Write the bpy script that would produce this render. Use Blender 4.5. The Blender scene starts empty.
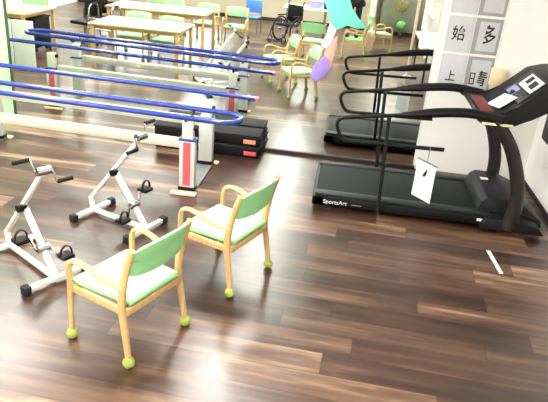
import bpy, bmesh, math, random
from mathutils import Vector, Matrix
C = bpy.context.scene.collection
PI = math.pi
random.seed(4)

# ---------------------------------------------------------------- camera
F_PX, YAW, PITCH, ROLL, DIST, HGT = 594.3165838, -0.1000187, 0.4242733, 0.0864924, 6.1517994, 2.2
cam_d = bpy.data.cameras.new('camera'); cam = bpy.data.objects.new('camera', cam_d); C.objects.link(cam)
cy, sy, cp, sp = math.cos(YAW), math.sin(YAW), math.cos(PITCH), math.sin(PITCH)
fwd = Vector((sy*cp, cy*cp, -sp)); right0 = Vector((cy, -sy, 0)); up0 = right0.cross(fwd)
cr, sr = math.cos(ROLL), math.sin(ROLL)
rt = cr*right0 + sr*up0; up = -sr*right0 + cr*up0
M = Matrix((rt, up, -fwd)).transposed().to_4x4(); M.translation = Vector((0, -DIST, HGT))
cam.matrix_world = M
cam_d.sensor_fit = 'HORIZONTAL'; cam_d.sensor_width = 36; cam_d.lens = 36*F_PX/548
cam_d.clip_start = .03
bpy.context.scene.camera = cam

# ---------------------------------------------------------------- world, exposure
w = bpy.data.worlds.new('world'); bpy.context.scene.world = w; w.use_nodes = True
w.node_tree.nodes['Background'].inputs[0].default_value = (.9, .95, 1, 1)
w.node_tree.nodes['Background'].inputs[1].default_value = .3
vs = bpy.context.scene.view_settings
vs.view_transform = 'Standard'; vs.look = 'None'; vs.gamma = 1; vs.use_curve_mapping = False
vs.exposure = 0.85
LIGHT = 34.0; WINDOW = 8.0

# ---------------------------------------------------------------- materials
def srgb(r, g, b):
    f = lambda v: (v/255/12.92) if v/255 <= .04045 else ((v/255+.055)/1.055)**2.4
    return (f(r), f(g), f(b), 1)
def mat(name, col, rough=.5, metal=0, var=.06, scale=8, spec=.5, coat=0, stretch=None):
    m = bpy.data.materials.new(name); m.use_nodes = True; nt = m.node_tree; b = nt.nodes['Principled BSDF']
    c = srgb(*col)
    b.inputs['Roughness'].default_value = rough; b.inputs['Metallic'].default_value = metal
    b.inputs['Specular IOR Level'].default_value = spec; b.inputs['Coat Weight'].default_value = coat
    if var:
        tc = nt.nodes.new('ShaderNodeTexCoord'); mp = nt.nodes.new('ShaderNodeMapping'); n = nt.nodes.new('ShaderNodeTexNoise')
        n.inputs['Scale'].default_value = scale; n.inputs['Detail'].default_value = 4
        if stretch: mp.inputs['Scale'].default_value = stretch
        r = nt.nodes.new('ShaderNodeValToRGB')
        r.color_ramp.elements[0].position = .3; r.color_ramp.elements[1].position = .7
        r.color_ramp.elements[0].color = tuple(v*(1-var*2) for v in c[:3]) + (1,)
        r.color_ramp.elements[1].color = tuple(min(1, v*(1+var)) for v in c[:3]) + (1,)
        nt.links.new(tc.outputs['Object'], mp.inputs[0]); nt.links.new(mp.outputs[0], n.inputs[0])
        nt.links.new(n.outputs['Fac'], r.inputs[0]); nt.links.new(r.outputs[0], b.inputs['Base Color'])
    else:
        b.inputs['Base Color'].default_value = c
    return m
def emis(name, col, s):
    m = bpy.data.materials.new(name); m.use_nodes = True; nt = m.node_tree
    nt.nodes.remove(nt.nodes['Principled BSDF']); e = nt.nodes.new('ShaderNodeEmission')
    e.inputs[0].default_value = col; e.inputs[1].default_value = s
    nt.links.new(e.outputs[0], nt.nodes['Material Output'].inputs[0]); return m

def floor_mat():
    m = bpy.data.materials.new('wood_floor'); m.use_nodes = True; nt = m.node_tree; N = nt.nodes.new; L = nt.links.new
    b = nt.nodes['Principled BSDF']
    tc = N('ShaderNodeTexCoord'); mp = N('ShaderNodeMapping'); mp.inputs['Rotation'].default_value = (0, 0, math.radians(3.0))
    L(tc.outputs['Object'], mp.inputs[0])
    sx = N('ShaderNodeSeparateXYZ'); L(mp.outputs[0], sx.inputs[0])
    def mth(op, a, bb=None):
        n = N('ShaderNodeMath'); n.operation = op
        for i, v in enumerate((a, bb)):
            if v is None: continue
            if isinstance(v, (int, float)): n.inputs[i].default_value = v
            else: L(v, n.inputs[i])
        return n.outputs[0]
    PW, PL = .185, 1.25
    yy = mth('DIVIDE', sx.outputs['Y'], PW); row = mth('FLOOR', yy)
    wr = N('ShaderNodeTexWhiteNoise'); wr.noise_dimensions = '1D'; L(row, wr.inputs['W'])
    xx = mth('ADD', mth('DIVIDE', sx.outputs['X'], PL), mth('MULTIPLY', wr.outputs['Value'], 7.3))
    colm = mth('FLOOR', xx)
    cx = N('ShaderNodeCombineXYZ'); L(colm, cx.inputs[0]); L(row, cx.inputs[1])
    wn = N('ShaderNodeTexWhiteNoise'); wn.noise_dimensions = '3D'; L(cx.outputs[0], wn.inputs['Vector'])
    # grain, stretched along the plank and shifted plank by plank
    off = N('ShaderNodeVectorMath'); off.operation = 'ADD'; L(mp.outputs[0], off.inputs[0])
    sc = N('ShaderNodeVectorMath'); sc.operation = 'SCALE'; L(wn.outputs['Color'], sc.inputs[0]); sc.inputs['Scale'].default_value = 20
    L(sc.outputs[0], off.inputs[1])
    m2 = N('ShaderNodeMapping'); m2.inputs['Scale'].default_value = (1.3, 13, 1); L(off.outputs[0], m2.inputs[0])
    g = N('ShaderNodeTexNoise'); g.inputs['Scale'].default_value = 1.5; g.inputs['Detail'].default_value = 6; g.inputs['Roughness'].default_value = .6; L(m2.outputs[0], g.inputs[0])
    m3 = N('ShaderNodeMapping'); m3.inputs['Scale'].default_value = (.6, 6, 1); L(off.outputs[0], m3.inputs[0])
    g2 = N('ShaderNodeTexNoise'); g2.inputs['Scale'].default_value = 1.6; g2.inputs['Detail'].default_value = 2; L(m3.outputs[0], g2.inputs[0])
    t = mth('ADD', mth('MULTIPLY', wn.outputs['Value'], .42), mth('ADD', mth('MULTIPLY', g.outputs['Fac'], .60), mth('MULTIPLY', g2.outputs['Fac'], .75)))
    t = mth('SUBTRACT', t, .40)
    r = N('ShaderNodeValToRGB'); e = r.color_ramp.elements
    e[0].position = .22; e[0].color = srgb(38, 22, 15)
    e[1].position = .85; e[1].color = srgb(164, 134, 106)
    x = e.new(.45); x.color = srgb(68, 44, 31)
    x = e.new(.66); x.color = srgb(104, 76, 58)
    L(t, r.inputs[0])
    # joints
    fy = mth('FRACT', yy); fx = mth('FRACT', xx)
    jy = mth('LESS_THAN', mth('MINIMUM', fy, mth('SUBTRACT', 1, fy)), .018)
    jx = mth('LESS_THAN', mth('MINIMUM', fx, mth('SUBTRACT', 1, fx)), .003)
    j = mth('MULTIPLY', mth('MAXIMUM', jy, jx), .55)
    mx = N('ShaderNodeMix'); mx.data_type = 'RGBA'; L(j, mx.inputs[0]); L(r.outputs[0], mx.inputs[6]); mx.inputs[7].default_value = srgb(30, 20, 16)
    L(mx.outputs[2], b.inputs['Base Color'])
    L(mth('ADD', mth('MULTIPLY', g2.outputs['Fac'], .10), FLOOR_R), b.inputs['Roughness'])
    b.inputs['Specular IOR Level'].default_value = .85
    bp = N('ShaderNodeBump'); bp.inputs['Strength'].default_value = .05; bp.inputs['Distance'].default_value = .01
    L(g.outputs['Fac'], bp.inputs['Height']); L(bp.outputs[0], b.inputs['Normal'])
    return m
FLOOR_R = .27

MT = dict(
    floor=floor_mat(),
    white_wall=mat('white_wall', (244, 241, 235), .8, var=.02, scale=3),
    tan_wall=mat('tan_wall', (178, 168, 146), .8, var=.03, scale=3),
    green_wall=mat('green_wall', (178, 214, 166), .7, var=.03),
    dark_green=mat('dark_green_trim', (44, 74, 48), .5),
    ceiling=mat('ceiling_white', (238, 238, 235), .9, var=.02),
    mirror=mat('mirror_silver', (232, 238, 232), .0, 1, var=0),
    dark_trim=mat('dark_trim', (42, 30, 26), .5),
    wood=mat('beech_wood', (208, 170, 114), .4, var=.10, scale=6, stretch=(6, 6, 1)),
    table=mat('table_laminate', (218, 184, 140), .3, var=.06, scale=4, stretch=(1, 6, 1)),
    mint=mat('mint_vinyl', (152, 216, 152), .5, var=.03),
    lime=mat('lime_felt', (158, 170, 78), .9, var=.08, scale=60),
    blue=mat('blue_plastic', (28, 54, 140), .25, var=.03, coat=.3),
    blue_cloth=mat('blue_vinyl', (70, 130, 220), .5),
    bar_white=mat('white_paint', (226, 224, 214), .35, var=.02),
    bar_cream=mat('cream_paint', (192, 192, 176), .4, var=.03),
    grey_post=mat('grey_paint', (196, 198, 190), .35, var=.02),
    grey_plate=mat('grey_plate', (120, 124, 120), .4, var=.05),
    red=mat('red_strip', (214, 84, 92), .5, var=.05),
    orange=mat('orange_plastic', (240, 150, 110), .5, var=.03),
    foot_cream=mat('pale_peach_plastic', (232, 188, 166), .5, var=.03),
    pink=mat('pink_plastic', (236, 92, 110), .45, var=.03),
    cream=mat('cream_plastic', (240, 216, 176), .5, var=.03),
    black=mat('black_plastic', (6, 6, 7), .5, var=.05, spec=.28),
    black_matte=mat('black_rubber', (20, 20, 22), .75, var=.05),
    dark_metal=mat('dark_grey_paint', (18, 18, 21), .4, var=.04, spec=.35),
    brown_metal=mat('charcoal_brown_paint', (34, 28, 27), .45, var=.04, spec=.3),
    belt=mat('belt_rubber', (20, 28, 24), .65, var=.10, scale=80, spec=.25),
    belt_rail=mat('foot_rail', (30, 36, 38), .5, var=.05, spec=.3),
    navy=mat('navy_plastic', (17, 19, 25), .5, var=.04, spec=.3),
    purple_black=mat('purple_black_plastic', (16, 12, 19), .5, var=.04, spec=.3),
    white=mat('white_plastic', (238, 238, 236), .4, var=.01),
    paper=mat('white_paper', (236, 236, 240), .8, var=.02),
    white_sheet=mat('off_white_sheet', (206, 206, 210), .8, var=.02),
    grey_paper=mat('grey_paper', (158, 156, 154), .8, var=.03),
    pale_paper=mat('pale_grey_paper', (200, 201, 204), .8, var=.02),
    ink=mat('black_ink', (20, 18, 22), .6, var=0),
    lav=mat('lavender_plastic', (150, 150, 200), .5),
    pinkwood=mat('pale_pink_wood', (222, 190, 172), .5, var=.05),
    teal=mat('teal_paper', (104, 206, 180), .7, var=.03),
    salmon=mat('salmon_paper', (232, 160, 142), .7, var=.03),
    purple=mat('purple_paper', (152, 128, 206), .7, var=.03),
    chrome=mat('chrome', (190, 192, 196), .2, 1, var=0),
    skin=mat('skin', (222, 176, 150), .5, var=.03),
    hair=mat('hair', (26, 20, 18), .5, var=.1),
    cloth_black=mat('black_cloth', (24, 22, 26), .9, var=.06, scale=30),
    grey_cab=mat('grey_green_laminate', (108, 112, 92), .5, var=.05),
    olive=mat('olive_print', (116, 108, 60), .6, var=.2, scale=20),
    leaf=mat('leaf_green', (96, 150, 80), .6, var=.15, scale=20),
    maroon=mat('maroon_plastic', (110, 30, 36), .5),
    pane=emis('daylit_frosted_pane', (.93, .97, 1, 1), WINDOW),
    lamp=emis('lamp_diffuser', (1, .985, .95, 1), LIGHT),
)

# ---------------------------------------------------------------- mesh helpers
def obj(name, bm, m, parent=None, smooth=True, loc=None):
    me = bpy.data.meshes.new(name)
    bmesh.ops.recalc_face_normals(bm, faces=bm.faces); bm.to_mesh(me); bm.free()
    for mm in (m if isinstance(m, (list, tuple)) else [m]): me.materials.append(MT[mm] if isinstance(mm, str) else mm)
    if smooth:
        for p in me.polygons: p.use_smooth = True
        try: me.set_sharp_from_angle(angle=math.radians(38))
        except Exception: pass
    o = bpy.data.objects.new(name, me); C.objects.link(o)
    if parent: o.parent = parent
    if loc: o.location = loc
    return o
def tag(o, label, cat, group=None):
    o['label'] = label; o['category'] = cat
    if group: o['group'] = group
    return o
def thing(name, label, cat, loc=(0, 0, 0), rz=0, group=None):
    o = bpy.data.objects.new(name, None); C.objects.link(o); o.location = loc; o.rotation_euler = (0, 0, rz)
    o.empty_display_size = .1
    return tag(o, label, cat, group)
def struct(name, bm, m, smooth=False):
    o = obj(name, bm, m, None, smooth); o['kind'] = 'structure'; return o
def dup(root, loc, rz, label, group=None):
    r = root.copy(); C.objects.link(r); r.location = loc; r.rotation_euler = (0, 0, rz); r['label'] = label
    if group: r['group'] = group
    for ch in list(root.children):
        k = ch.copy(); C.objects.link(k); k.parent = r
        for g in list(ch.children):
            d = g.copy(); C.objects.link(d); d.parent = k
    return r
def box(bm, x0, x1, y0, y1, z0, z1, bev=0, mtx=None, seg=2):
    r = bmesh.ops.create_cube(bm, size=1)
    vs_ = r['verts']
    for v in vs_:
        v.co = Vector(((v.co.x+.5)*(x1-x0)+x0, (v.co.y+.5)*(y1-y0)+y0, (v.co.z+.5)*(z1-z0)+z0))
    if bev:
        ed = list({e for v in vs_ for e in v.link_edges})
        rr = bmesh.ops.bevel(bm, geom=ed, offset=bev, segments=seg, affect='EDGES', profile=.5)
        vs_ = list({v for f in rr['faces'] for v in f.verts} | {v for v in vs_ if v.is_valid})
    if mtx: bmesh.ops.transform(bm, matrix=mtx, verts=vs_)
    return bm
def B(*a, **k): return box(bmesh.new(), *a, **k)
def smooth_path(pts, n=6, closed=False):
    P = [Vector(p) for p in pts]; out = []; m = len(P)
    rng = range(m if closed else m-1)
    for i in rng:
        if closed: a, b, c_, d = P[(i-1) % m], P[i], P[(i+1) % m], P[(i+2) % m]
        else: a, b, c_, d = P[max(i-1, 0)], P[i], P[i+1], P[min(i+2, m-1)]
        for k in range(n):
            t = k/n
            out.append(.5*((2*b)+(c_-a)*t+(2*a-5*b+4*c_-d)*t*t+(3*b-a-3*c_+d)*t**3))
    if not closed: out.append(P[-1])
    return out
def tube(bm, pts, r, seg=10, closed=False, cap=True, flat=1.0, side=None):
    """tube along a list of points; r is a number or one per point; flat squeezes it along its second axis"""
    P = [Vector(p) for p in pts]; n = len(P); rings = []
    prev = None
    for i in range(n):
        if closed: t = P[(i+1) % n]-P[i-1]
        else: t = P[min(i+1, n-1)]-P[max(i-1, 0)]
        t.normalize()
        if side is not None: u = Vector(side) - t*t.dot(Vector(side))
        elif prev is None: u = t.orthogonal()
        else: u = prev - t*t.dot(prev)
        u.normalize(); prev = u; v = t.cross(u)
        rr = r[i] if isinstance(r, (list, tuple)) else r
        rings.append([bm.verts.new(P[i]+u*rr*math.cos(2*PI*k/seg)+v*rr*flat*math.sin(2*PI*k/seg)) for k in range(seg)])
    for i in range(n if closed else n-1):
        a, b = rings[i], rings[(i+1) % n]
        for k in range(seg): bm.faces.new((a[k], a[(k+1) % seg], b[(k+1) % seg], b[k]))
    if cap and not closed:
        bm.faces.new(rings[0]); bm.faces.new(rings[-1])
    return bm
def T(pts, r, **k): return tube(bmesh.new(), pts, r, **k)
def bar(bm, a, b, w, h, bev=.004):
    """rectangular bar from a to b; w horizontal width, h the other"""
    a, b = Vector(a), Vector(b); d = b-a; L = d.length; t = d.normalized()
    s = t.cross(Vector((0, 0, 1)))
    s = s.normalized() if s.length > 1e-3 else Vector((1, 0, 0)); u = s.cross(t)
    m = Matrix((t, s, u)).transposed().to_4x4(); m.translation = a
    return box(bm, 0, L, -w/2, w/2, -h/2, h/2, bev=bev, mtx=m)
def ball(bm, c, r, sx=1, sy=1, sz=1, seg=14):
    bmesh.ops.create_uvsphere(bm, u_segments=seg, v_segments=max(6, seg*2//3), radius=r, matrix=Matrix.Translation(c) @ Matrix.Diagonal((sx, sy, sz, 1)))
    return bm
def cyl(bm, c, r, h, axis='Z', seg=18, r2=None):
    m = Matrix.Translation(c)
    if axis == 'X': m = m @ Matrix.Rotation(PI/2, 4, 'Y')
    if axis == 'Y': m = m @ Matrix.Rotation(PI/2, 4, 'X')
    bmesh.ops.create_cone(bm, cap_ends=True, segments=seg, radius1=r, radius2=r if r2 is None else r2, depth=h, matrix=m); return bm
def prism(pts, axis, a, b, bev=0):
    """polygon extruded along an axis: pts are the two other coordinates in order"""
    bm = bmesh.new()
    def mk(p, v):
        return (v, p[0], p[1]) if axis == 'X' else (p[0], v, p[1]) if axis == 'Y' else (p[0], p[1], v)
    A = [bm.verts.new(mk(p, a)) for p in pts]; Bv = [bm.verts.new(mk(p, b)) for p in pts]; n = len(pts)
    bm.faces.new(A); bm.faces.new(Bv[::-1])
    for i in range(n): bm.faces.new((A[i], Bv[i], Bv[(i+1) % n], A[(i+1) % n]))
    if bev: bmesh.ops.bevel(bm, geom=list(bm.edges), offset=bev, segments=2, affect='EDGES', profile=.5)
    return bm
def text(name, s, size, m, parent, mtx, extrude=.0008):
    cu = bpy.data.curves.new(name, 'FONT'); cu.body = s; cu.size = size; cu.extrude = extrude; cu.offset = .0018 if m == 'ink' else 0
    cu.align_x = 'CENTER'; cu.align_y = 'CENTER'; cu.materials.append(MT[m])
    q = bpy.data.objects.new(name, cu); C.objects.link(q)
    me = bpy.data.meshes.new_from_object(q.evaluated_get(bpy.context.evaluated_depsgraph_get())); bpy.data.objects.remove(q)
    o = bpy.data.objects.new(name, me); C.objects.link(o); o.parent = parent; o.matrix_local = mtx; return o

# ================================================================= SETTING
XL, XR, YB, ZC = -7.6, 2.0, -10.35, 2.7
struct('floor', B(XL-.1, XR+.1, YB-.1, .12, -.1, 0), 'floor')
struct('ceiling', B(XL-.1, XR+.1, YB-.1, .12, ZC, ZC+.1), 'ceiling')
struct('wall_back', B(XL-.1, XR+.1, .006, .12, 0, ZC), 'white_wall')
struct('wall_right', B(XR, XR+.1, YB, .006, 0, ZC), 'white_wall')
struct('wall_left', B(XL-.1, XL, YB, .006, 0, ZC), 'white_wall')
struct('wall_front', B(XL-.1, XR+.1, YB-.1, YB, 0, ZC), 'tan_wall')
struct('trim_1', B(-3.67, -3.64, -.008, .006, 0, 2.3, bev=.003), 'dark_green')
struct('trim_2', B(XL, -3.67, -.006, .006, 0, 2.3), 'green_wall')
struct('baseboard_back', B(-3.65, .86, -.02, .006, 0, .035, bev=.003), 'dark_trim')
struct('baseboard_right', B(XR-.012, XR, YB, 0, 0, .05, bev=.003), 'dark_trim')
struct('baseboard_front', B(XL, XR, YB, YB+.012, 0, .09, bev=.003), 'dark_trim')
tag(obj('wall_mirror', B(-3.65, .84, 0, .005, .035, 2.25), 'mirror', smooth=False), 'large frameless mirror covering the wall behind the parallel bars', 'mirror')
for k, x0 in enumerate((-6.9, -5.0)):
    wf = bmesh.new()
    for a, b, c_, d in ((x0, x0+1.7, .95, 1.0), (x0, x0+1.7, 2.35, 2.4), (x0, x0+.05, 1.0, 2.35), (x0+1.65, x0+1.7, 1.0, 2.35), (x0+.83, x0+.87, 1.0, 2.35)): box(wf, a, b, YB-.01, YB+.03, c_, d)
    wn_ = struct('window_%d' % (k+1), wf, 'white'); obj('pane', B(x0+.05, x0+1.65, YB+.002, YB+.008, 1.0, 2.35), 'pane', wn_)
# room lights: surface mounted fluorescent fittings in rows that run away from the mirror
LP = [(-1.05, y) for y in (-.75, -2.9, -5.05, -7.2, -9.3)] + [(-3.6, y) for y in (-.75, -2.9, -5.05, -7.2, -9.3)] + [(-6.1, y) for y in (-2.9, -7.2)] + [(1.05, -7.2), (1.05, -9.3)]  # unseen short row on the right is added to brighten the white wall
first = None
for i, (x, y) in enumerate(LP):
    row = {-1.05: 'row nearest the treadmill', -3.6: 'middle row', -6.1: 'row farthest from the treadmill', 1.05: 'short row added to brighten the right side of the room'}[x]
    lab = 'white fluorescent ceiling fitting in the %s' % row
    if not first:
        first = thing('ceiling_light', lab, 'light', (x, y, ZC), 0, 'fluorescent ceiling fittings')
        obj('housing', B(-.17, .17, -.65, .65, -.05, -.001, bev=.008), 'white', first)
        obj('diffuser', B(-.15, .15, -.62, .62, -.07, -.051, bev=.006), 'lamp', first)
    else: dup(first, (x, y, ZC), 0, lab)

# ================================================================= ARMCHAIRS
def make_chair(loc, rz, label, group):
    t = thing('armchair', label, 'chair', loc, rz, group)
    # seat pad: rounded, slightly wider at the front
    bm = bmesh.new(); box(bm, -.205, .205, -.20, .225, .352, .392, bev=.017, seg=3)
    for v in bm.verts:
        v.co.x *= 1+.10*(v.co.y)/.2*.5
        v.co.z += .006*math.cos(v.co.x*6) - .008*max(0, (v.co.y-.12)/.1)
    obj('seat', bm, 'mint', t)
    # backrest: padded panel bowed between the rear posts and leaning back
    bm = bmesh.new(); nx, nz = 14, 8; g = {}
    for s in (0, 1):
        for i in range(nx+1):
            for k in range(nz+1):
                u = i/nx*2-1; v = k/nz
                x = u*.214; z = .545+v*.175+.018*(1-u*u)*(v-.35)
                z += -.012*(abs(u)**6)*(1 if v > .5 else -1)
                y = -.205-.045*v*v-.028*(1-u*u)
                edge = min(1, (1-abs(u))*6)**.5*min(1, (min(v, 1-v))*7+.15)**.5
                y += (.020 if s else -.018)*edge
                g[s, i, k] = bm.verts.new((x, y, z))
    for s in (0, 1):
        for i in range(nx):
            for k in range(nz): bm.faces.new([g[s, i, k], g[s, i+1, k], g[s, i+1, k+1], g[s, i, k+1]][::1 if s else -1])
    for i in range(nx):
        for k in (0, nz): bm.faces.new((g[0, i, k], g[0, i+1, k], g[1, i+1, k], g[1, i, k]))
    for k in range(nz):
        for i in (0, nx): bm.faces.new((g[0, i, k], g[0, i, k+1], g[1, i, k+1], g[1, i, k]))
    obj('backrest', bm, 'mint', t)
    for s in (-1, 1):
        p = smooth_path([(s*.238, -.215, .035), (s*.232, -.19, .2), (s*.228, -.165, .36), (s*.226, -.18, .5), (s*.226, -.21, .62), (s*.226, -.245, .725)], 5)
        n = len(p); l = obj('leg', T(p, [.0145+.006*math.sin(PI*min(1, i/n*1.1)) for i in range(n)], side=(1, 0, 0), flat=1.15), 'wood', t)
        obj('ball_foot', ball(bmesh.new(), (s*.238, -.215, .034), .034), 'lime', l)
        p = smooth_path([(s*.24, .215, .035), (s*.238, .212, .22), (s*.238, .205, .40)], 5)
        n = len(p); l = obj('leg', T(p, [.0135+.005*i/n for i in range(n)], side=(1, 0, 0)), 'wood', t)
        obj('ball_foot', ball(bmesh.new(), (s*.24, .215, .034), .034), 'lime', l)
        p = smooth_path([(s*.238, .205, .395), (s*.239, .205, .455), (s*.24, .188, .505), (s*.241, .14, .527), (s*.242, .07, .522), (s*.24, -.01, .497), (s*.236, -.09, .482), (s*.23, -.185, .485)], 5)
        obj('armrest', T(p, .019, side=(1, 0, 0), flat=.8), 'wood', t)
        obj('side_rail', B(s*.222-.011, s*.222+.011, -.18, .205, .31, .352, bev=.004), 'wood', t)
    obj('front_rail', B(-.215, .215, .185, .207, .305, .35, bev=.004), 'wood', t)
    obj('rear_rail', B(-.215, .215, -.195, -.173, .305, .35, bev=.004), 'wood', t)
    return t
TH = math.radians(66.4)
GC = 'mint armchairs with beech frames'
ch = make_chair((-1.055, -3.40, 0), TH, 'mint green beech armchair nearest the camera, in front of the left pedal exerciser', GC)
dup(ch, (-.665, -2.60, 0), TH, 'mint green beech armchair farther from the camera, between the first armchair and the treadmill')
dup(ch, (.10, -6.22, 0), PI/2, 'mint green armchair that the photographer stands on, seen in the mirror')
dup(ch, (-.66, -5.45, 0), PI+.12, 'mint green armchair seen from behind in the mirror, beyond the two front armchairs')
dup(ch, (-2.35, -6.25, 0), -.06, 'mint green armchair facing the mirror, right of the far wooden table')
dup(ch, (-3.75, -4.15, 0), .02, 'mint green armchair tucked behind the near wooden table in the mirror')
dup(ch, (-3.0, -6.35, 0), .02, 'mint green armchair behind the far wooden table, at its right end')
dup(ch, (-3.75, -6.45, 0), -.05, 'mint green armchair behind the far wooden table, at its left end')
dup(ch, (-5.85, -4.55, 0), -.1, 'mint green armchair behind the leftmost wooden table in the mirror')
dup(ch, (.62, -7.35, 0), -PI/2-.3, 'mint green armchair deepest in the mirror, beside the grey pillar')

dup(ch, (-3.1, -3.95, 0), .1, 'mint green armchair tucked behind the right end of the near wooden table')
dup(ch, (-4.35, -7.2, 0), -.05, 'mint green armchair deepest in the mirror above the near wooden table')
# blue stacking chair seen behind
t = thing('stacking_chair', 'blue stacking chair right of the mint armchair at the far table in the mirror', 'chair', (-2.3, -7.9, 0), .1)
obj('seat', B(-.19, .19, -.18, .2, .36, .39, bev=.012), 'blue_cloth', t)
obj('backrest', B(-.19, .19, -.215, -.19, .45, .72, bev=.012), 'blue_cloth', t)
for sx_ in (-1, 1):
    obj('leg', T([(sx_*.19, .18, 0), (sx_*.18, .16, .37)], .011), 'chrome', t)
    obj('leg', T([(sx_*.19, -.22, 0), (sx_*.18, -.19, .37), (sx_*.18, -.205, .62)], .011), 'chrome', t)

# ================================================================= PARALLEL BARS
pb = thing('parallel_bars', 'height adjustable walking bars with blue rails, red scales and white posts', 'parallel bars', (-1.28, -.985, 0))
OX, OY = 1.28, .985
TILT = .0195   # the walking bars rise slightly towards the left end
def W(p): return (p[0]+OX, p[1]+OY, p[2]+TILT*(-1.28-p[0]))
def loop_pts(x0, x1, y0, y1, z, n=9):
    r = (y1-y0)/2; yc = (y0+y1)/2; P = []
    for k in range(n+1): a = -PI/2+PI*k/n; P.append((x1-r+r*math.cos(a), yc+r*math.sin(a), z))
    for k in range(n+1): a = PI/2+PI*k/n; P.append((x0+r+r*math.cos(a), yc+r*math.sin(a), z))
    return [W(p) for p in P]
rl = obj('loop_rail', T(loop_pts(-4.15, -.83, -1.45, -1.155, .722), .0225, closed=True, seg=14), 'blue', pb)
rs = obj('rail', T([W((-4.02, -.60, .735)), W((-.81, -.60, .735))], .022, seg=14), 'blue', pb)
obj('end_cap', cyl(bmesh.new(), W((-.80, -.60, .735)), .025, .03, 'X'), 'pink', rs)
for px in (-1.28, -3.50):
    bpz = obj('base_plate', B(*[px-.075+OX, px+.075+OX], -1.40+OY, -.58+OY, .004, .022, bev=.004), 'grey_plate', pb)
    obj('end_foot', B(px-.13+OX, px+.10+OX, -1.45+OY, -1.375+OY, 0, .024, bev=.008), 'foot_cream', pb)
    obj('end_foot', B(px-.10+OX, px+.12+OX, -.60+OY, -.54+OY, 0, .024, bev=.008), 'cream', pb)
    for py, face in ((-1.33, -1), (-.64, 1)):
        ps = obj('post', B(px-.07+OX, px+.07+OX, py-.04+OY, py+.04+OY, .05, .49, bev=.008), 'grey_post', pb)
        obj('shoe', B(px-.078+OX, px+.078+OX, py-.046+OY, py+.046+OY, .022, .055, bev=.006), 'black', ps)
        obj('collar', B(px-.078+OX, px+.078+OX, py-.047+OY, py+.047+OY, .485, .505, bev=.006), 'blue', ps)
        obj('height_scale', B(px-.034+OX, px+.034+OX, py+face*.0405-.0015+OY, py+face*.0405+.0015+OY, .07, .475), 'red', ps)
        obj('inner_post', B(px-.05+OX, px+.05+OX, py-.028+OY, py+.028+OY, .50, .68, bev=.006), 'bar_white', pb)
        if face < 0:
            obj('bracket', T(smooth_path([W((px, -1.45, .72)), W((px, -1.42, .685)), W((px, -1.30, .675)), W((px, -1.185, .685)), W((px, -1.155, .72))], 4), .012), 'dark_metal', pb)
        else:
            obj('bracket', T([W((px, -.64, .66)), W((px, -.62, .69)), W((px, -.60, .73))], .014), 'dark_metal', pb)
        obj('knob', cyl(bmesh.new(), W((px+.06, py, .60)), .022, .03, 'X'), 'black', pb)
for py in (-1.33, -.64):
    obj('long_beam', bar(bmesh.new(), W((-3.43, py, .452)), W((-1.35, py, .452)), .06, .082, .006), 'bar_cream', pb)

# ================================================================= BLACK CASES BEHIND THE BARS
for k, (mt_, lab) in enumerate((('pink', 'long black case with a pink end label, lower of two against the mirror'), ('orange', 'long black case with an orange end label stacked on top of the other case'))):
    z = k*.128; dx = -.012*k
    t = thing('storage_case', lab, 'case', (-1.35+dx, -.17, z), 0, 'black cases against the mirror')
    obj('body', B(-.56, .56, -.135, .135, .004, .105, bev=.01), 'black', t)
    obj('lid', B(-.57, .57, -.142, .142, .105, .127, bev=.008), 'black_matte', t)
    obj('label_tab', B(.40, .53, -.1405, -.135, .03, .075, bev=.002), mt_, t)
    obj('handle', T(smooth_path([(.562, -.06, .06), (.578, -.05, .06), (.578, .05, .06), (.562, .06, .06)], 3), .007), 'black_matte', t)

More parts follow.
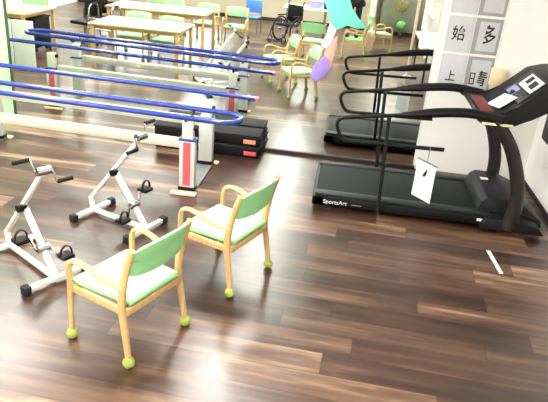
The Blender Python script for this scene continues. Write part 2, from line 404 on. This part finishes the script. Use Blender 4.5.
# ================================================================= PEDAL EXERCISERS
def exerciser(loc, rz, label, hand, foot, k=1.0, single=False):
    t = thing('pedal_exerciser', label, 'exercise machine', loc, rz, 'white pedal exercisers')
    for name, x in (('front_foot', 0), ('rear_foot', .60*k)):
        f = obj(name, bar(bmesh.new(), (x, -.19, .034), (x, .19, .034), .036, .032), 'bar_white', t)
        for s in (-1, 1): obj('rubber_cap', B(x-.029, x+.029, s*.205-.026, s*.205+.026, 0, .062, bev=.010), 'black_matte', f)
    obj('base_beam', bar(bmesh.new(), (0, 0, .036), (.60*k, 0, .036), .034, .028), 'bar_white', t)
    mst = bmesh.new(); bar(mst, (0, 0, .04), (-.018, 0, .145), .032, .032); bar(mst, (-.022, 0, .128), (.55*k, 0, .76), .029, .029)
    obj('mast', mst, 'bar_white', t)
    obj('strut', bar(bmesh.new(), (.285*k, 0, .425), (.60*k, 0, .045), .036, .036), 'bar_white', t)
    kn = bmesh.new(); cyl(kn, (.30*k, -.045, .44), .026, .035, 'Y'); cyl(kn, (.30*k, -.03, .44), .012, .06, 'Y')
    obj('joint_knob', kn, 'black', t)
    obj('crank_hub', cyl(bmesh.new(), (.475*k, 0, .205), .027, .085, 'Y'), 'chrome', t)
    obj('hand_hub', cyl(bmesh.new(), (.56*k, 0, .775), .028, .09, 'Y'), 'chrome', t)
    for s in (-1, 1):
        a = foot + (PI if s > 0 else 0); cx, cz = .475*k, .205; ex, ez = cx+.10*math.cos(a), cz+.10*math.sin(a)
        cm = bmesh.new(); bar(cm, (cx, s*.05, cz), (ex, s*.05, ez), .012, .022, .003)
        c_ = obj('crank_arm', cm, 'chrome', t)
        obj('pedal', B(ex-.045, ex+.045, s*.062 if s > 0 else -.155, .155 if s > 0 else -.062, ez-.014, ez+.014, bev=.008), 'black', c_)
        obj('foot_strap', T(smooth_path([(ex+.01, s*.068, ez+.01), (ex+.01, s*.075, ez+.055), (ex+.01, s*.108, ez+.078), (ex+.01, s*.142, ez+.055), (ex+.01, s*.15, ez+.01)], 4), .012, side=(1, 0, 0), flat=.4), 'black', c_)
        a = hand + (PI if s > 0 else 0); cx, cz = .56*k, .775; ex, ez = cx+.085*math.cos(a), cz+.085*math.sin(a)
        cm = bmesh.new(); bar(cm, (cx, s*.055, cz), (ex, s*.055, ez), .010, .018, .003)
        c_ = obj('hand_crank', cm, 'chrome', t)
        obj('grip', cyl(bmesh.new(), (ex, s*.11, ez), .014, .10, 'Y'), 'black', c_)
    return t
def ang(ax, ay, bx, by): return math.atan2(by-ay, bx-ax)
exerciser((-2.20, -2.70, 0), ang(-2.207, -2.662, -1.70, -2.99), 'white pedal exerciser at the left edge of the picture, nearer the camera', PI*.70, PI*.78)
exerciser((-1.885, -1.99, 0), ang(-1.879, -2.013, -1.40, -2.21), 'white pedal exerciser between the walking bars and the front armchair', -PI*.45, -PI*.55, .93)

# ================================================================= TREADMILL
tm = thing('treadmill', 'black walking treadmill with long handrails standing against the white wall', 'treadmill', (0, 0, 0))
def TB(name, m, parent=tm, **k): return obj(name, k['bm'], m, parent)
fr = bmesh.new()
box(fr, -.14, 1.72, -1.33, -1.22, .03, .115, bev=.012); box(fr, -.14, 1.72, -.56, -.45, .03, .115, bev=.012)
box(fr, -.15, -.03, -1.33, -.45, .03, .115, bev=.012); box(fr, 1.2, 1.8, -1.26, -.5, .03, .10, bev=.01)
frame = obj('frame', fr, 'black', tm)
obj('belt', B(-.12, 1.34, -1.215, -.565, .10, .135, bev=.012), 'belt', tm)
obj('foot_rail', B(-.13, 1.40, -1.315, -1.222, .112, .142, bev=.008), 'belt_rail', tm)
obj('foot_rail', B(-.13, 1.40, -.558, -.465, .112, .142, bev=.008), 'belt_rail', tm)
for x in (.0, .45, 1.5):
    for y in (-1.29, -.49): obj('rubber_foot', cyl(bmesh.new(), (x, y, .017), .03, .034), 'black_matte', tm)
hood = prism([(1.28, .13), (1.31, .225), (1.36, .262), (1.55, .258), (1.70, .20), (1.84, .10), (1.86, .03), (1.28, .03)], 'Y', -1.24, -.54, bev=.014)
hd = obj('motor_cover', hood, 'navy', tm)
obj('side_skirt', prism([(1.30, .03), (1.34, .12), (1.60, .15), (1.78, .10), (1.84, .03)], 'Y', -1.40, -1.241, bev=.008), 'purple_black', tm)
obj('side_skirt', prism([(1.30, .03), (1.34, .12), (1.60, .15), (1.78, .10), (1.84, .03)], 'Y', -.539, -.42, bev=.008), 'purple_black', tm)
obj('sticker', B(1.37, 1.44, -.80, -.745, .2615, .2635), 'white', hd)
obj('sticker', B(1.28, 1.35, -1.3315, -1.3305, .07, .095), 'white', frame)
s = text('lettering', 'SportsArt', .052, 'white', frame, Matrix.Translation((.055, -1.332, .072)) @ Matrix.Rotation(PI/2, 4, 'X'))
obj('speed_text_bar', B(.20, .29, -1.332, -1.3305, .062, .070), 'grey_plate', frame)
for y, nm in ((-1.38, 'near'), (-.47, 'far')):
    u = smooth_path([(1.53, y, .06), (1.55, y, .25), (1.515, y, .48), (1.41, y, .74), (1.28, y, .92), (1.22, y, .965)], 6)
    n = len(u); obj('upright', T(u, [.066-.016*i/n for i in range(n)], side=(0, 1, 0), flat=.95, seg=14), 'brown_metal', tm)
    r_ = smooth_path([(.88, y, .685), (.60, y, .678), (.30, y, .672), (.10, y, .668), (.04, y, .69), (.0, y, .755), (-.012, y, .81), (.012, y, .85), (.08, y, .868), (.32, y, .905), (.55, y, .945)], 5)
    hr = obj('handrail', T(r_, .0165, seg=12), 'black', tm)
    a_ = smooth_path([(.50, y, .938), (.60, y, .955), (.80, y, .99), (1.0, y, 1.01), (1.16, y, 1.0), (1.28, y, .985)], 5)
    n = len(a_); obj('arm_pad', T(a_, [.022+.026*min(1, i/n*3) for i in range(n)], seg=12, side=(0, 1, 0), flat=.8), 'black', hr)
    obj('rail_post', T([(.43, y, .06), (.40, y, .90)], .017), 'dark_metal', tm)
# console
con = prism([(1.10, .96), (1.12, 1.00), (1.22, .985), (1.32, 1.015), (1.40, 1.085), (1.60, 1.285), (1.74, 1.325), (1.86, 1.325), (1.90, 1.29), (1.86, 1.20), (1.66, 1.10), (1.52, .985), (1.38, .90), (1.24, .905)], 'Y', -1.30, -.53, bev=.02)
cs = obj('console', con, 'black', tm)
obj('side_wing', prism([(1.08, .965), (1.12, 1.01), (1.24, 1.01), (1.33, .97), (1.28, .93), (1.14, .93)], 'Y', -1.40, -1.301, bev=.012), 'black', tm)
obj('side_wing', prism([(1.08, .965), (1.12, 1.01), (1.24, 1.01), (1.33, .93), (1.28, .89), (1.20, .93)], 'Y', -.529, -.45, bev=.012), 'black', tm)
def panel_mtx(x, z, ang_): return Matrix.Translation((x, -.925, z)) @ Matrix.Rotation(-ang_, 4, 'Y')
A_ = PI/4
pm = panel_mtx(1.494, 1.180, A_)
obj('display_bezel', box(bmesh.new(), -.12, .145, -.32, .20, -.008, .008, bev=.004, mtx=pm), 'dark_metal', cs)
dsp = obj('display', box(bmesh.new(), -.01, .125, -.29, .08, .0085, .012, mtx=pm), 'white', cs)
obj('screen', box(bmesh.new(), .02, .095, -.24, -.12, .0125, .014, mtx=pm), 'ink', dsp)
obj('screen', box(bmesh.new(), .035, .11, -.07, .02, .0125, .014, mtx=pm), 'ink', dsp)
obj('key_plate', box(bmesh.new(), -.115, -.03, -.06, .12, .0085, .012, mtx=pm), 'lav', cs)
obj('stop_button', cyl(bmesh.new(), (1.43, -.95, 1.125), .03, .03), 'ink', cs)
obj('tray', B(1.14, 1.25, -1.20, -.66, .992, 1.004, bev=.004), 'maroon', cs)
obj('instruction_note', box(bmesh.new(), -.085, .085, -.14, .12, 0, .003, mtx=Matrix.Translation((1.335, -1.0, 1.055)) @ Matrix.Rotation(-.62, 4, 'Y') @ Matrix.Rotation(.2, 4, 'Z')), 'paper', cs)
obj('lip', B(1.12, 1.36, -1.43, -1.40, .945, .962, bev=.004), 'cream', cs)

# white card hanging on a string from the near handrail
t = thing('hanging_card', 'white card with a small dark mark hanging from the treadmill handrail', 'card', (.762, -1.408, .67))
cm = Matrix.Rotation(.1, 4, 'Z')
obj('card', prism([(-.08, -.395), (.085, -.465), (.082, -.135), (-.077, -.075)], 'Y', -.003, .003), 'paper', t)
obj('clip_bar', bar(bmesh.new(), (-.085, 0, -.068), (.09, 0, -.135), .010, .012, .002), 'grey_plate', t)
obj('string', T(smooth_path([(0, 0, -.10), (.004, 0, .0), (.002, .009, .024), (0, 0, -.10)], 3), .0022, seg=6), 'grey_plate', t)
obj('mark', prism([(-.02, -.215), (-.008, -.19), (.006, -.16), (.014, -.175), (.012, -.21), (-.004, -.232)], 'Y', -.0045, -.0032), 'ink', t)

# tape strip on the floor
tag(obj('tape_strip', prism([(1.305, -1.74), (1.335, -1.735), (1.365, -2.09), (1.335, -2.095)], 'Z', .0, .003), 'white', smooth=False), 'short white tape strip stuck on the floor before the treadmill', 'tape')

# ================================================================= WALL POSTERS
pg = [(.925, 1.185), (1.185, 1.445)]
rows_ = [(1.62, 1.98), (1.255, 1.61), (.89, 1.245)]
txt = {(0, 1): '始', (1, 1): '多', (0, 2): '上', (1, 2): '青'}
for r, (z0, z1) in enumerate(rows_):
    for q, (x0, x1) in enumerate(pg):
        lab = ['pale calligraphy sheet, top row left, above the sheet with a compound character', 'pale calligraphy sheet, top row right, cut by the picture top',
               'calligraphy sheet on white paper, middle row left beside the mirror edge', 'calligraphy sheet with slanting brush character on grey mount, middle row right',
               'calligraphy sheet with the character for up, bottom row left', 'calligraphy sheet on grey mount, bottom row right above the treadmill arm'][r*2+q]
        t = thing('calligraphy_sheet', lab, 'poster', ((x0+x1)/2, .004, (z0+z1)/2), 0, 'calligraphy sheets on the white wall')
        w_, h_ = (x1-x0)/2-.004, (z1-z0)/2-.008
        obj('mount', B(-w_, w_, -.004, .001, -h_, h_), 'grey_paper' if q else 'pale_paper', t, smooth=False)
        if q: obj('paper', B(-w_+.04, w_-.025, -.006, -.0042, -h_+.03, h_-.03), 'pale_paper', t, smooth=False)
        else: obj('paper', B(-w_+.02, w_-.03, -.006, -.0042, -h_+.0, h_-.0), 'white_sheet', t, smooth=False)
        if (q, r) == (1, 2):      # left-hand radical of the last character, drawn as five brush strokes
            sb = bmesh.new()
            for xa, xb, za, zb in ((-.082, -.071, -.105, .012), (-.041, -.030, -.105, .012), (-.082, -.030, .001, .012), (-.075, -.036, -.052, -.041), (-.075, -.036, -.105, -.094)): box(sb, xa, xb, -.0075, -.0062, za, zb)
            obj('brush_character', sb, 'ink', t, smooth=False)
        if (q, r) in txt:
            text('brush_character', txt[q, r], {(0, 1): .13, (1, 1): .175, (0, 2): .10, (1, 2): .14}[q, r], 'ink', t, Matrix.Translation((.0 if (q, r) == (1, 1) else .022 if q else -.01, -.0068, .0 if r == 1 else -.05)) @ Matrix.Rotation(PI/2, 4, 'X') @ Matrix(((1, .12 if q else 0, 0, 0), (0, 1.15, 0, 0), (0, 0, 1, 0), (0, 0, 0, 1))), extrude=.0004)
t = thing('wall_box', 'small cream box fixed to the white wall beside the calligraphy', 'box', (1.50, 0, 1.065))
obj('body', B(-.075, .075, -.055, .005, -.085, .085, bev=.012), 'cream', t); obj('front_plate', B(-.055, .055, -.060, -.0555, -.06, .06, bev=.003), 'cream', t)

# dark bag on the right wall
t = thing('hanging_bag', 'dark navy bag hanging on the right wall, cut by the picture edge', 'bag', (1.99, -.62, 0))
bm = B(-.10, 0, -.32, .13, .62, 1.0, bev=.04, seg=3); obj('body', bm, 'navy', t)
obj('strap', T(smooth_path([(-.05, -.25, .98), (-.04, -.18, 1.15), (-.02, -.10, 1.22), (-.04, 0, 1.15), (-.05, .08, .98)], 5), .012), 'navy', t)

# hanging paper decoration on the mirror
t = thing('paper_decoration', 'paper decoration of teal, white, salmon and purple pieces hanging on the mirror', 'decoration', (0, -.012, 0))
obj('teal_piece', prism([(-.31, 1.95), (-.04, 1.95), (-.05, 1.66), (-.01, 1.57), (.06, 1.49), (.165, 1.405), (.05, 1.39), (-.04, 1.415), (-.13, 1.36), (-.20, 1.40), (-.235, 1.50), (-.28, 1.60)], 'Y', -.012, .0, bev=.003), 'teal', t)
obj('white_piece', prism([(-.21, 1.42), (-.14, 1.36), (-.165, 1.27), (-.215, 1.17), (-.275, 1.19), (-.235, 1.30)], 'Y', -.018, -.005, bev=.003), 'paper', t)
obj('salmon_piece', prism([(-.20, 1.24), (-.125, 1.30), (-.12, 1.18), (-.145, 1.05), (-.165, .95), (-.20, .98), (-.235, 1.12)], 'Y', -.013, .0, bev=.003), 'salmon', t)
obj('purple_piece', prism([(-.225, 1.10), (-.175, 1.06), (-.165, .96), (-.215, .88), (-.29, .83), (-.35, .87), (-.345, .95), (-.29, 1.03)], 'Y', -.019, -.006, bev=.003), 'purple', t)

# ================================================================= THINGS SEEN IN THE MIRROR
def table(label, pts, group='wooden tables seen in the mirror'):
    (x0, x1), (y0, y1) = pts
    t = thing('table', label, 'table', ((x0+x1)/2, (y0+y1)/2, 0), 0, group); a, b = (x1-x0)/2, (y1-y0)/2
    obj('tabletop', B(-a, a, -b, b, .675, .705, bev=.008), 'table', t)
    obj('apron', B(-a+.07, a-.07, -b+.06, b-.06, .62, .675, bev=.004), 'wood', t)
    for sx_ in (-1, 1):
        for s2 in (-1, 1): obj('leg', B(sx_*(a-.06)-.025, sx_*(a-.06)+.025, s2*(b-.05)-.025, s2*(b-.05)+.025, 0, .675, bev=.005), 'wood', t)
table('near wooden table behind the walking bars in the mirror', ((-4.02, -2.55), (-3.75, -2.85)))
table('far wooden table with chairs behind it, farther back in the mirror', ((-4.6, -2.66), (-5.88, -4.92)))
table('leftmost wooden table, at the left end of the mirror', ((-6.3, -5.12), (-4.1, -3.0)))
tb = thing('side_table', 'white table in the mirror at the far right beside the calligraphy', 'table', (1.56, -4.75, 0))
obj('tabletop', B(-.36, .34, -.95, .95, .68, .705, bev=.006), 'white', tb)
for sx_ in (-1, 1):
    for s2 in (-1, 1): obj('leg', T([(sx_*.28, s2*.85, 0), (sx_*.28, s2*.85, .68)], .016), 'dark_metal', tb)
tb = thing('side_table', 'white table behind the wheelchair in the mirror', 'table', (-1.05, -8.1, 0))
obj('tabletop', B(-.5, .5, -.35, .35, .66, .69, bev=.006), 'white', tb)
for sx_ in (-1, 1):
    for s2 in (-1, 1): obj('leg', T([(sx_*.43, s2*.3, 0), (sx_*.43, s2*.3, .66)], .016), 'chrome', tb)
t = thing('storage_box', 'lavender box standing on the white table behind the wheelchair', 'box', (-.85, -8.05, .691))
obj('body', prism([(-.13, 0), (.13, 0), (.15, .15), (-.15, .15)], 'Y', -.1, .1, bev=.008), 'lav', t); obj('lid', B(-.155, .155, -.115, .115, .151, .17, bev=.006), 'white', t)

t = thing('tote_bag', 'black bag standing on the white table right of the lavender box', 'bag', (-.55, -7.95, .691))
obj('body', prism([(-.12, 0), (.14, 0), (.17, .22), (.02, .27), (-.10, .20)], 'Y', -.07, .07, bev=.02), 'cloth_black', t)
obj('handle', T(smooth_path([(-.06, 0, .22), (-.02, 0, .36), (.07, 0, .36), (.12, 0, .22)], 4), .012), 'cloth_black', t)
# wheelchair
wc = thing('wheelchair', 'folded grey wheelchair with black tyres beyond the armchairs in the mirror', 'wheelchair', (-1.35, -7.25, 0), .55)
for s_ in (-1, 1):
    P = [(s_*.24, .26*math.cos(2*PI*k/28), .265+.25*math.sin(2*PI*k/28)) for k in range(28)]
    wh = obj('wheel', T(P, .02, closed=True, seg=8), 'black_matte', wc)
    P = [(s_*.265, .21*math.cos(2*PI*k/28), .265+.21*math.sin(2*PI*k/28)) for k in range(28)]
    obj('push_rim', T(P, .007, closed=True, seg=6), 'chrome', wh)
    sp_ = bmesh.new()
    for k in range(12): tube(sp_, [(s_*.24, 0, .265), (s_*.24, .25*math.cos(2*PI*k/12), .265+.24*math.sin(2*PI*k/12))], .003, seg=5)
    cyl(sp_, (s_*.24, 0, .265), .03, .06, 'X'); obj('spokes', sp_, 'chrome', wh)
    P = [(s_*.19, .40+.07*math.cos(2*PI*k/16), .085+.07*math.sin(2*PI*k/16)) for k in range(16)]
    obj('caster', T(P, .014, closed=True, seg=6), 'black_matte', wc)
    obj('side_frame', T(smooth_path([(s_*.2, -.24, .85), (s_*.2, -.19, .80), (s_*.2, -.18, .45), (s_*.2, 0, .36), (s_*.2, .3, .36), (s_*.2, .4, .17)], 4), .013), 'dark_metal', wc)
    obj('arm_pad', B(s_*.2-.025, s_*.2+.025, -.16, .16, .55, .575, bev=.008), 'black', wc)
    obj('footplate', B(s_*.1-.07, s_*.1+.07, .44, .56, .07, .085, bev=.004), 'black', wc)
obj('seat', B(-.19, .19, -.17, .22, .36, .39, bev=.01), 'black', wc)
obj('back_sling', B(-.19, .19, -.195, -.175, .42, .78, bev=.006), 'black', wc)

dup(wc, (-5.05, -5.65, 0), -.4, 'dark wheelchair left of the far wooden table in the mirror', 'wheelchairs')
wc['group'] = 'wheelchairs'
# walking frame, office chair and dark bin around the leftmost table
t = thing('office_chair', 'black office chair between the leftmost and near tables in the mirror', 'chair', (-4.85, -4.65, 0), .3)
obj('seat', B(-.2, .2, -.2, .2, .38, .44, bev=.02), 'black', t); obj('backrest', B(-.19, .19, -.24, -.19, .5, .9, bev=.02), 'black', t)
obj('column', cyl(bmesh.new(), (0, 0, .23), .025, .30), 'chrome', t)
for k in range(5):
    a = 2*PI*k/5; l = obj('base_arm', bar(bmesh.new(), (0, 0, .09), (.24*math.cos(a), .24*math.sin(a), .06), .035, .025), 'black', t)
    obj('caster', ball(bmesh.new(), (.24*math.cos(a), .24*math.sin(a), .026), .026), 'black_matte', l)
t = thing('walking_frame', 'silver walking frame right of the office chair in the mirror', 'walking frame', (-4.35, -4.35, 0), .2)
for s_ in (-1, 1):
    fr_ = obj('side_frame', T(smooth_path([(s_*.25, .22, .01), (s_*.24, .16, .5), (s_*.23, .12, .74), (s_*.23, 0, .78), (s_*.23, -.12, .74), (s_*.24, -.16, .5), (s_*.25, -.22, .01)], 5), .013), 'chrome', t)
    obj('grip', T([(s_*.23, -.07, .782), (s_*.23, .07, .782)], .02), 'black', fr_)
obj('cross_bar', T([(-.24, .15, .55), (.24, .15, .55)], .012), 'chrome', t); obj('cross_bar', T([(-.245, .17, .38), (.245, .17, .38)], .012), 'chrome', t)
t = thing('equipment_trolley', 'black equipment trolley under the leftmost table in the mirror', 'trolley', (-5.50, -3.75, 0))
obj('cabinet', B(-.28, .28, -.25, .25, .08, .55, bev=.01), 'black', t); obj('top', B(-.3, .3, -.27, .27, .55, .575, bev=.006), 'black_matte', t)
for s_ in (-1, 1):
    for q in (-1, 1): obj('caster', cyl(bmesh.new(), (s_*.22, q*.2, .04), .04, .025, 'Y'), 'black_matte', t)
t = thing('folding_screen', 'white folding screen standing left of the trolley in the mirror', 'screen', (-4.98, -2.35, 0))
for k in range(2): obj('panel', B(-.35+k*.36, -.01+k*.35, -.012, .012, .04, .72, bev=.004), 'white', t)
for x in (-.33, 0, .33): obj('foot', B(x-.015, x+.015, -.12, .12, 0, .04, bev=.004), 'chrome', t)

# pole and cabinet
t = thing('wooden_pole', 'pale wooden pole standing on a white base in the mirror before the cabinet', 'pole', (1.10, -4.75, 0))
obj('shaft', T([(0, 0, .03), (0, 0, 2.1)], .026), 'pinkwood', t); obj('base', cyl(bmesh.new(), (0, 0, .02), .11, .04, r2=.07), 'white', t)
obj('hook', T(smooth_path([(-.06, 0, 2.06), (0, 0, 2.12), (.06, 0, 2.06)], 4), .01), 'chrome', t)
t = thing('cabinet', 'grey green cabinet against the far wall in the mirror', 'cabinet', (1.1, YB+.28, 0))
obj('body', B(-.38, .62, -.25, .2, .1, 1.7, bev=.006), 'grey_cab', t)
for k in range(2):
    d = obj('door', B(-.36+k*.49, .115+k*.49, .201, .22, .14, 1.66, bev=.004), 'grey_cab', t)
    obj('handle', B(.08+k*.08, .10+k*.08, .221, .24, .8, .95, bev=.003), 'chrome', d)
obj('plinth', B(-.36, .60, -.23, .19, 0, .1), 'black_matte', t)
tag(obj('picture', B(1.05, 1.33, YB+.525, YB+.535, .62, .86, bev=.003), 'olive'), 'olive coloured picture fixed on the cabinet door in the mirror', 'picture')
for k, x in enumerate((.78, 1.0, 1.25)):
    tag(obj('shoe', prism([(-.045, 0), (.045, 0), (.045, .11), (0, .12), (-.045, .08)], 'Y', -.13, .13, bev=.015), 'black_matte', loc=(x, YB+.68, 0)), ['black shoe nearest the grey pillar before the cabinet', 'black shoe in the middle before the cabinet', 'black shoe farthest from the grey pillar before the cabinet'][k], 'shoe', 'black shoes before the cabinet')
tag(obj('potted_plant', ball(bmesh.new(), (1.25, YB+.66, .30), .13, 1, .7, .8), 'leaf'), 'green plant standing before the cabinet in the mirror', 'plant')
struct('trim_3', B(.42, .58, YB, YB+.35, 0, ZC), 'grey_post')
# tall white shelving by the right wall
t = thing('shelving_unit', 'tall white shelving unit with dark gaps at the right end of the mirror', 'shelf', (1.8, -7.4, 0))
for y in (-.9, -.45, 0, .45, .9): obj('side_panel', B(-.2, .18, y-.012, y+.012, 0, 1.9), 'white', t)
for z in (.05, .45, .85, 1.25, 1.65, 1.9): obj('shelf', B(-.195, .18, -.888, .888, z, z+.02), 'white', t)
obj('back_panel', B(.181, .19, -.9, .9, 0, 1.9), 'dark_green', t)

# ================================================================= PHOTOGRAPHER (standing on the armchair, seen only in the mirror)
def skinned(name, pts, edges, m, parent, root=0, sub=2):
    me = bpy.data.meshes.new(name); me.from_pydata([p[:3] for p in pts], edges, []); me.materials.append(MT[m])
    o = bpy.data.objects.new(name, me); C.objects.link(o)
    if parent: o.parent = parent
    o.modifiers.new('skin', 'SKIN').use_smooth_shade = True
    for i, p in enumerate(pts):
        r = p[3]; me.skin_vertices[0].data[i].radius = r if isinstance(r, tuple) else (r, r)
    me.skin_vertices[0].data[root].use_root = True
    s_ = o.modifiers.new('sub', 'SUBSURF'); s_.levels = sub; s_.render_levels = sub
    return o
pr = thing('person', 'person in black jacket and trousers standing on an armchair, taking the photo', 'person', (.03, -6.28, .398))
pts = [(0, -.04, .78, (.11, .08))]
ed = []
def add(p, prev): pts.append(p); ed.append((prev, len(pts)-1)); return len(pts)-1
ab = add((0, -.04, .92, (.10, .07)), 0); chs = add((0, -.05, 1.08, (.12, .08)), ab); nk0 = add((0, -.05, 1.20, (.07, .06)), chs)
nk = add((0, -.035, 1.27, .043), nk0); h1 = add((0, -.02, 1.34, (.062, .07)), nk); h2 = add((0, -.02, 1.43, (.07, .082)), h1); h3 = add((0, -.03, 1.49, .05), h2)
for s_ in (-1, 1):
    hp = add((s_*.07, -.04, .73, .075), 0); kn_ = add((s_*.085, -.02, .42, .052), hp); an = add((s_*.09, -.04, .08, .034), kn_)
    hl = add((s_*.09, -.03, .035, .03), an); add((s_*.10, .09, .025, .024), hl)
    sh = add((s_*.15, -.05, 1.17, .05), nk0); el = add((s_*.20, .10, 1.32, .038), sh); wr_ = add((s_*.10, .085, 1.58, .026), el)
    pm_ = add((s_*.075, .085, 1.65, (.018, .028)), wr_)
body = skinned('body', pts, ed, 'skin', pr)
for s_ in (-1, 1):
    for k in range(4):
        y0 = .068+k*.012; z0 = 1.655+k*.017
        f_ = [(s_*.075, .088, 1.655+k*.006, .009), (s_*.078, .098, 1.69+k*.012-.01, .008), (s_*.062, .1, 1.705+k*.014-.01, .0075), (s_*.05, .095, 1.705+k*.015-.01, .007)]
        skinned('finger', f_, [(0, 1), (1, 2), (2, 3)], 'skin', pr, sub=1)
    skinned('thumb', [(s_*.07, .082, 1.64, .011), (s_*.052, .07, 1.665, .009), (s_*.045, .066, 1.69, .008)], [(0, 1), (1, 2)], 'skin', pr, sub=1)
# jacket and trousers, slightly larger than the body, flared hem
jp = [(0, -.04, .56, (.25, .14)), (0, -.04, .66, (.22, .13)), (0, -.04, .78, (.145, .105)), (0, -.04, .92, (.13, .095)), (0, -.05, 1.08, (.145, .10)), (0, -.05, 1.20, (.085, .07))]
je = [(0, 1), (1, 2), (2, 3), (3, 4), (4, 5)]
for s_ in (-1, 1):
    b0 = len(jp); jp += [(s_*.155, -.05, 1.17, .065), (s_*.205, .095, 1.32, .052), (s_*.11, .085, 1.55, .038)]; je += [(5, b0), (b0, b0+1), (b0+1, b0+2)]
skinned('jacket', jp, je, 'cloth_black', pr)
tp = [(0, -.04, .78, (.125, .09))]; te = []
for s_ in (-1, 1):
    b0 = len(tp); tp += [(s_*.075, -.04, .70, .088), (s_*.088, -.02, .42, .064), (s_*.092, -.04, .12, .050)]; te += [(0, b0), (b0, b0+1), (b0+1, b0+2)]
skinned('trousers', tp, te, 'cloth_black', pr)
for s_ in (-1, 1):
    obj('shoe', box(bmesh.new(), s_*.095-.04, s_*.095+.04, -.10, .13, .0, .065, bev=.025, seg=3), 'black_matte', pr)
    obj('eye', ball(bmesh.new(), (s_*.026, .056, 1.42), .009), 'ink', pr); obj('ear', ball(bmesh.new(), (s_*.073, -.02, 1.41), .02, .4, .8, 1.2), 'skin', pr)
obj('nose', ball(bmesh.new(), (0, .07, 1.395), .013, .8, 1.2, 1.4), 'skin', pr); obj('mouth', ball(bmesh.new(), (0, .058, 1.355), .018, 1, .3, .3), 'pink', pr)
obj('hair', ball(bmesh.new(), (0, -.038, 1.455), .092, .92, 1.0, .95, seg=20), 'hair', pr)
ph = thing('phone', 'black phone held up in both hands by the photographer', 'phone', (.03, -6.168, 2.095))
obj('body', B(-.07, .07, -.003, .003, -.02, .06, bev=.002), 'black', ph)
obj('lens', cyl(bmesh.new(), (.06, .0045, .055), .006, .003, 'Y'), 'chrome', ph)
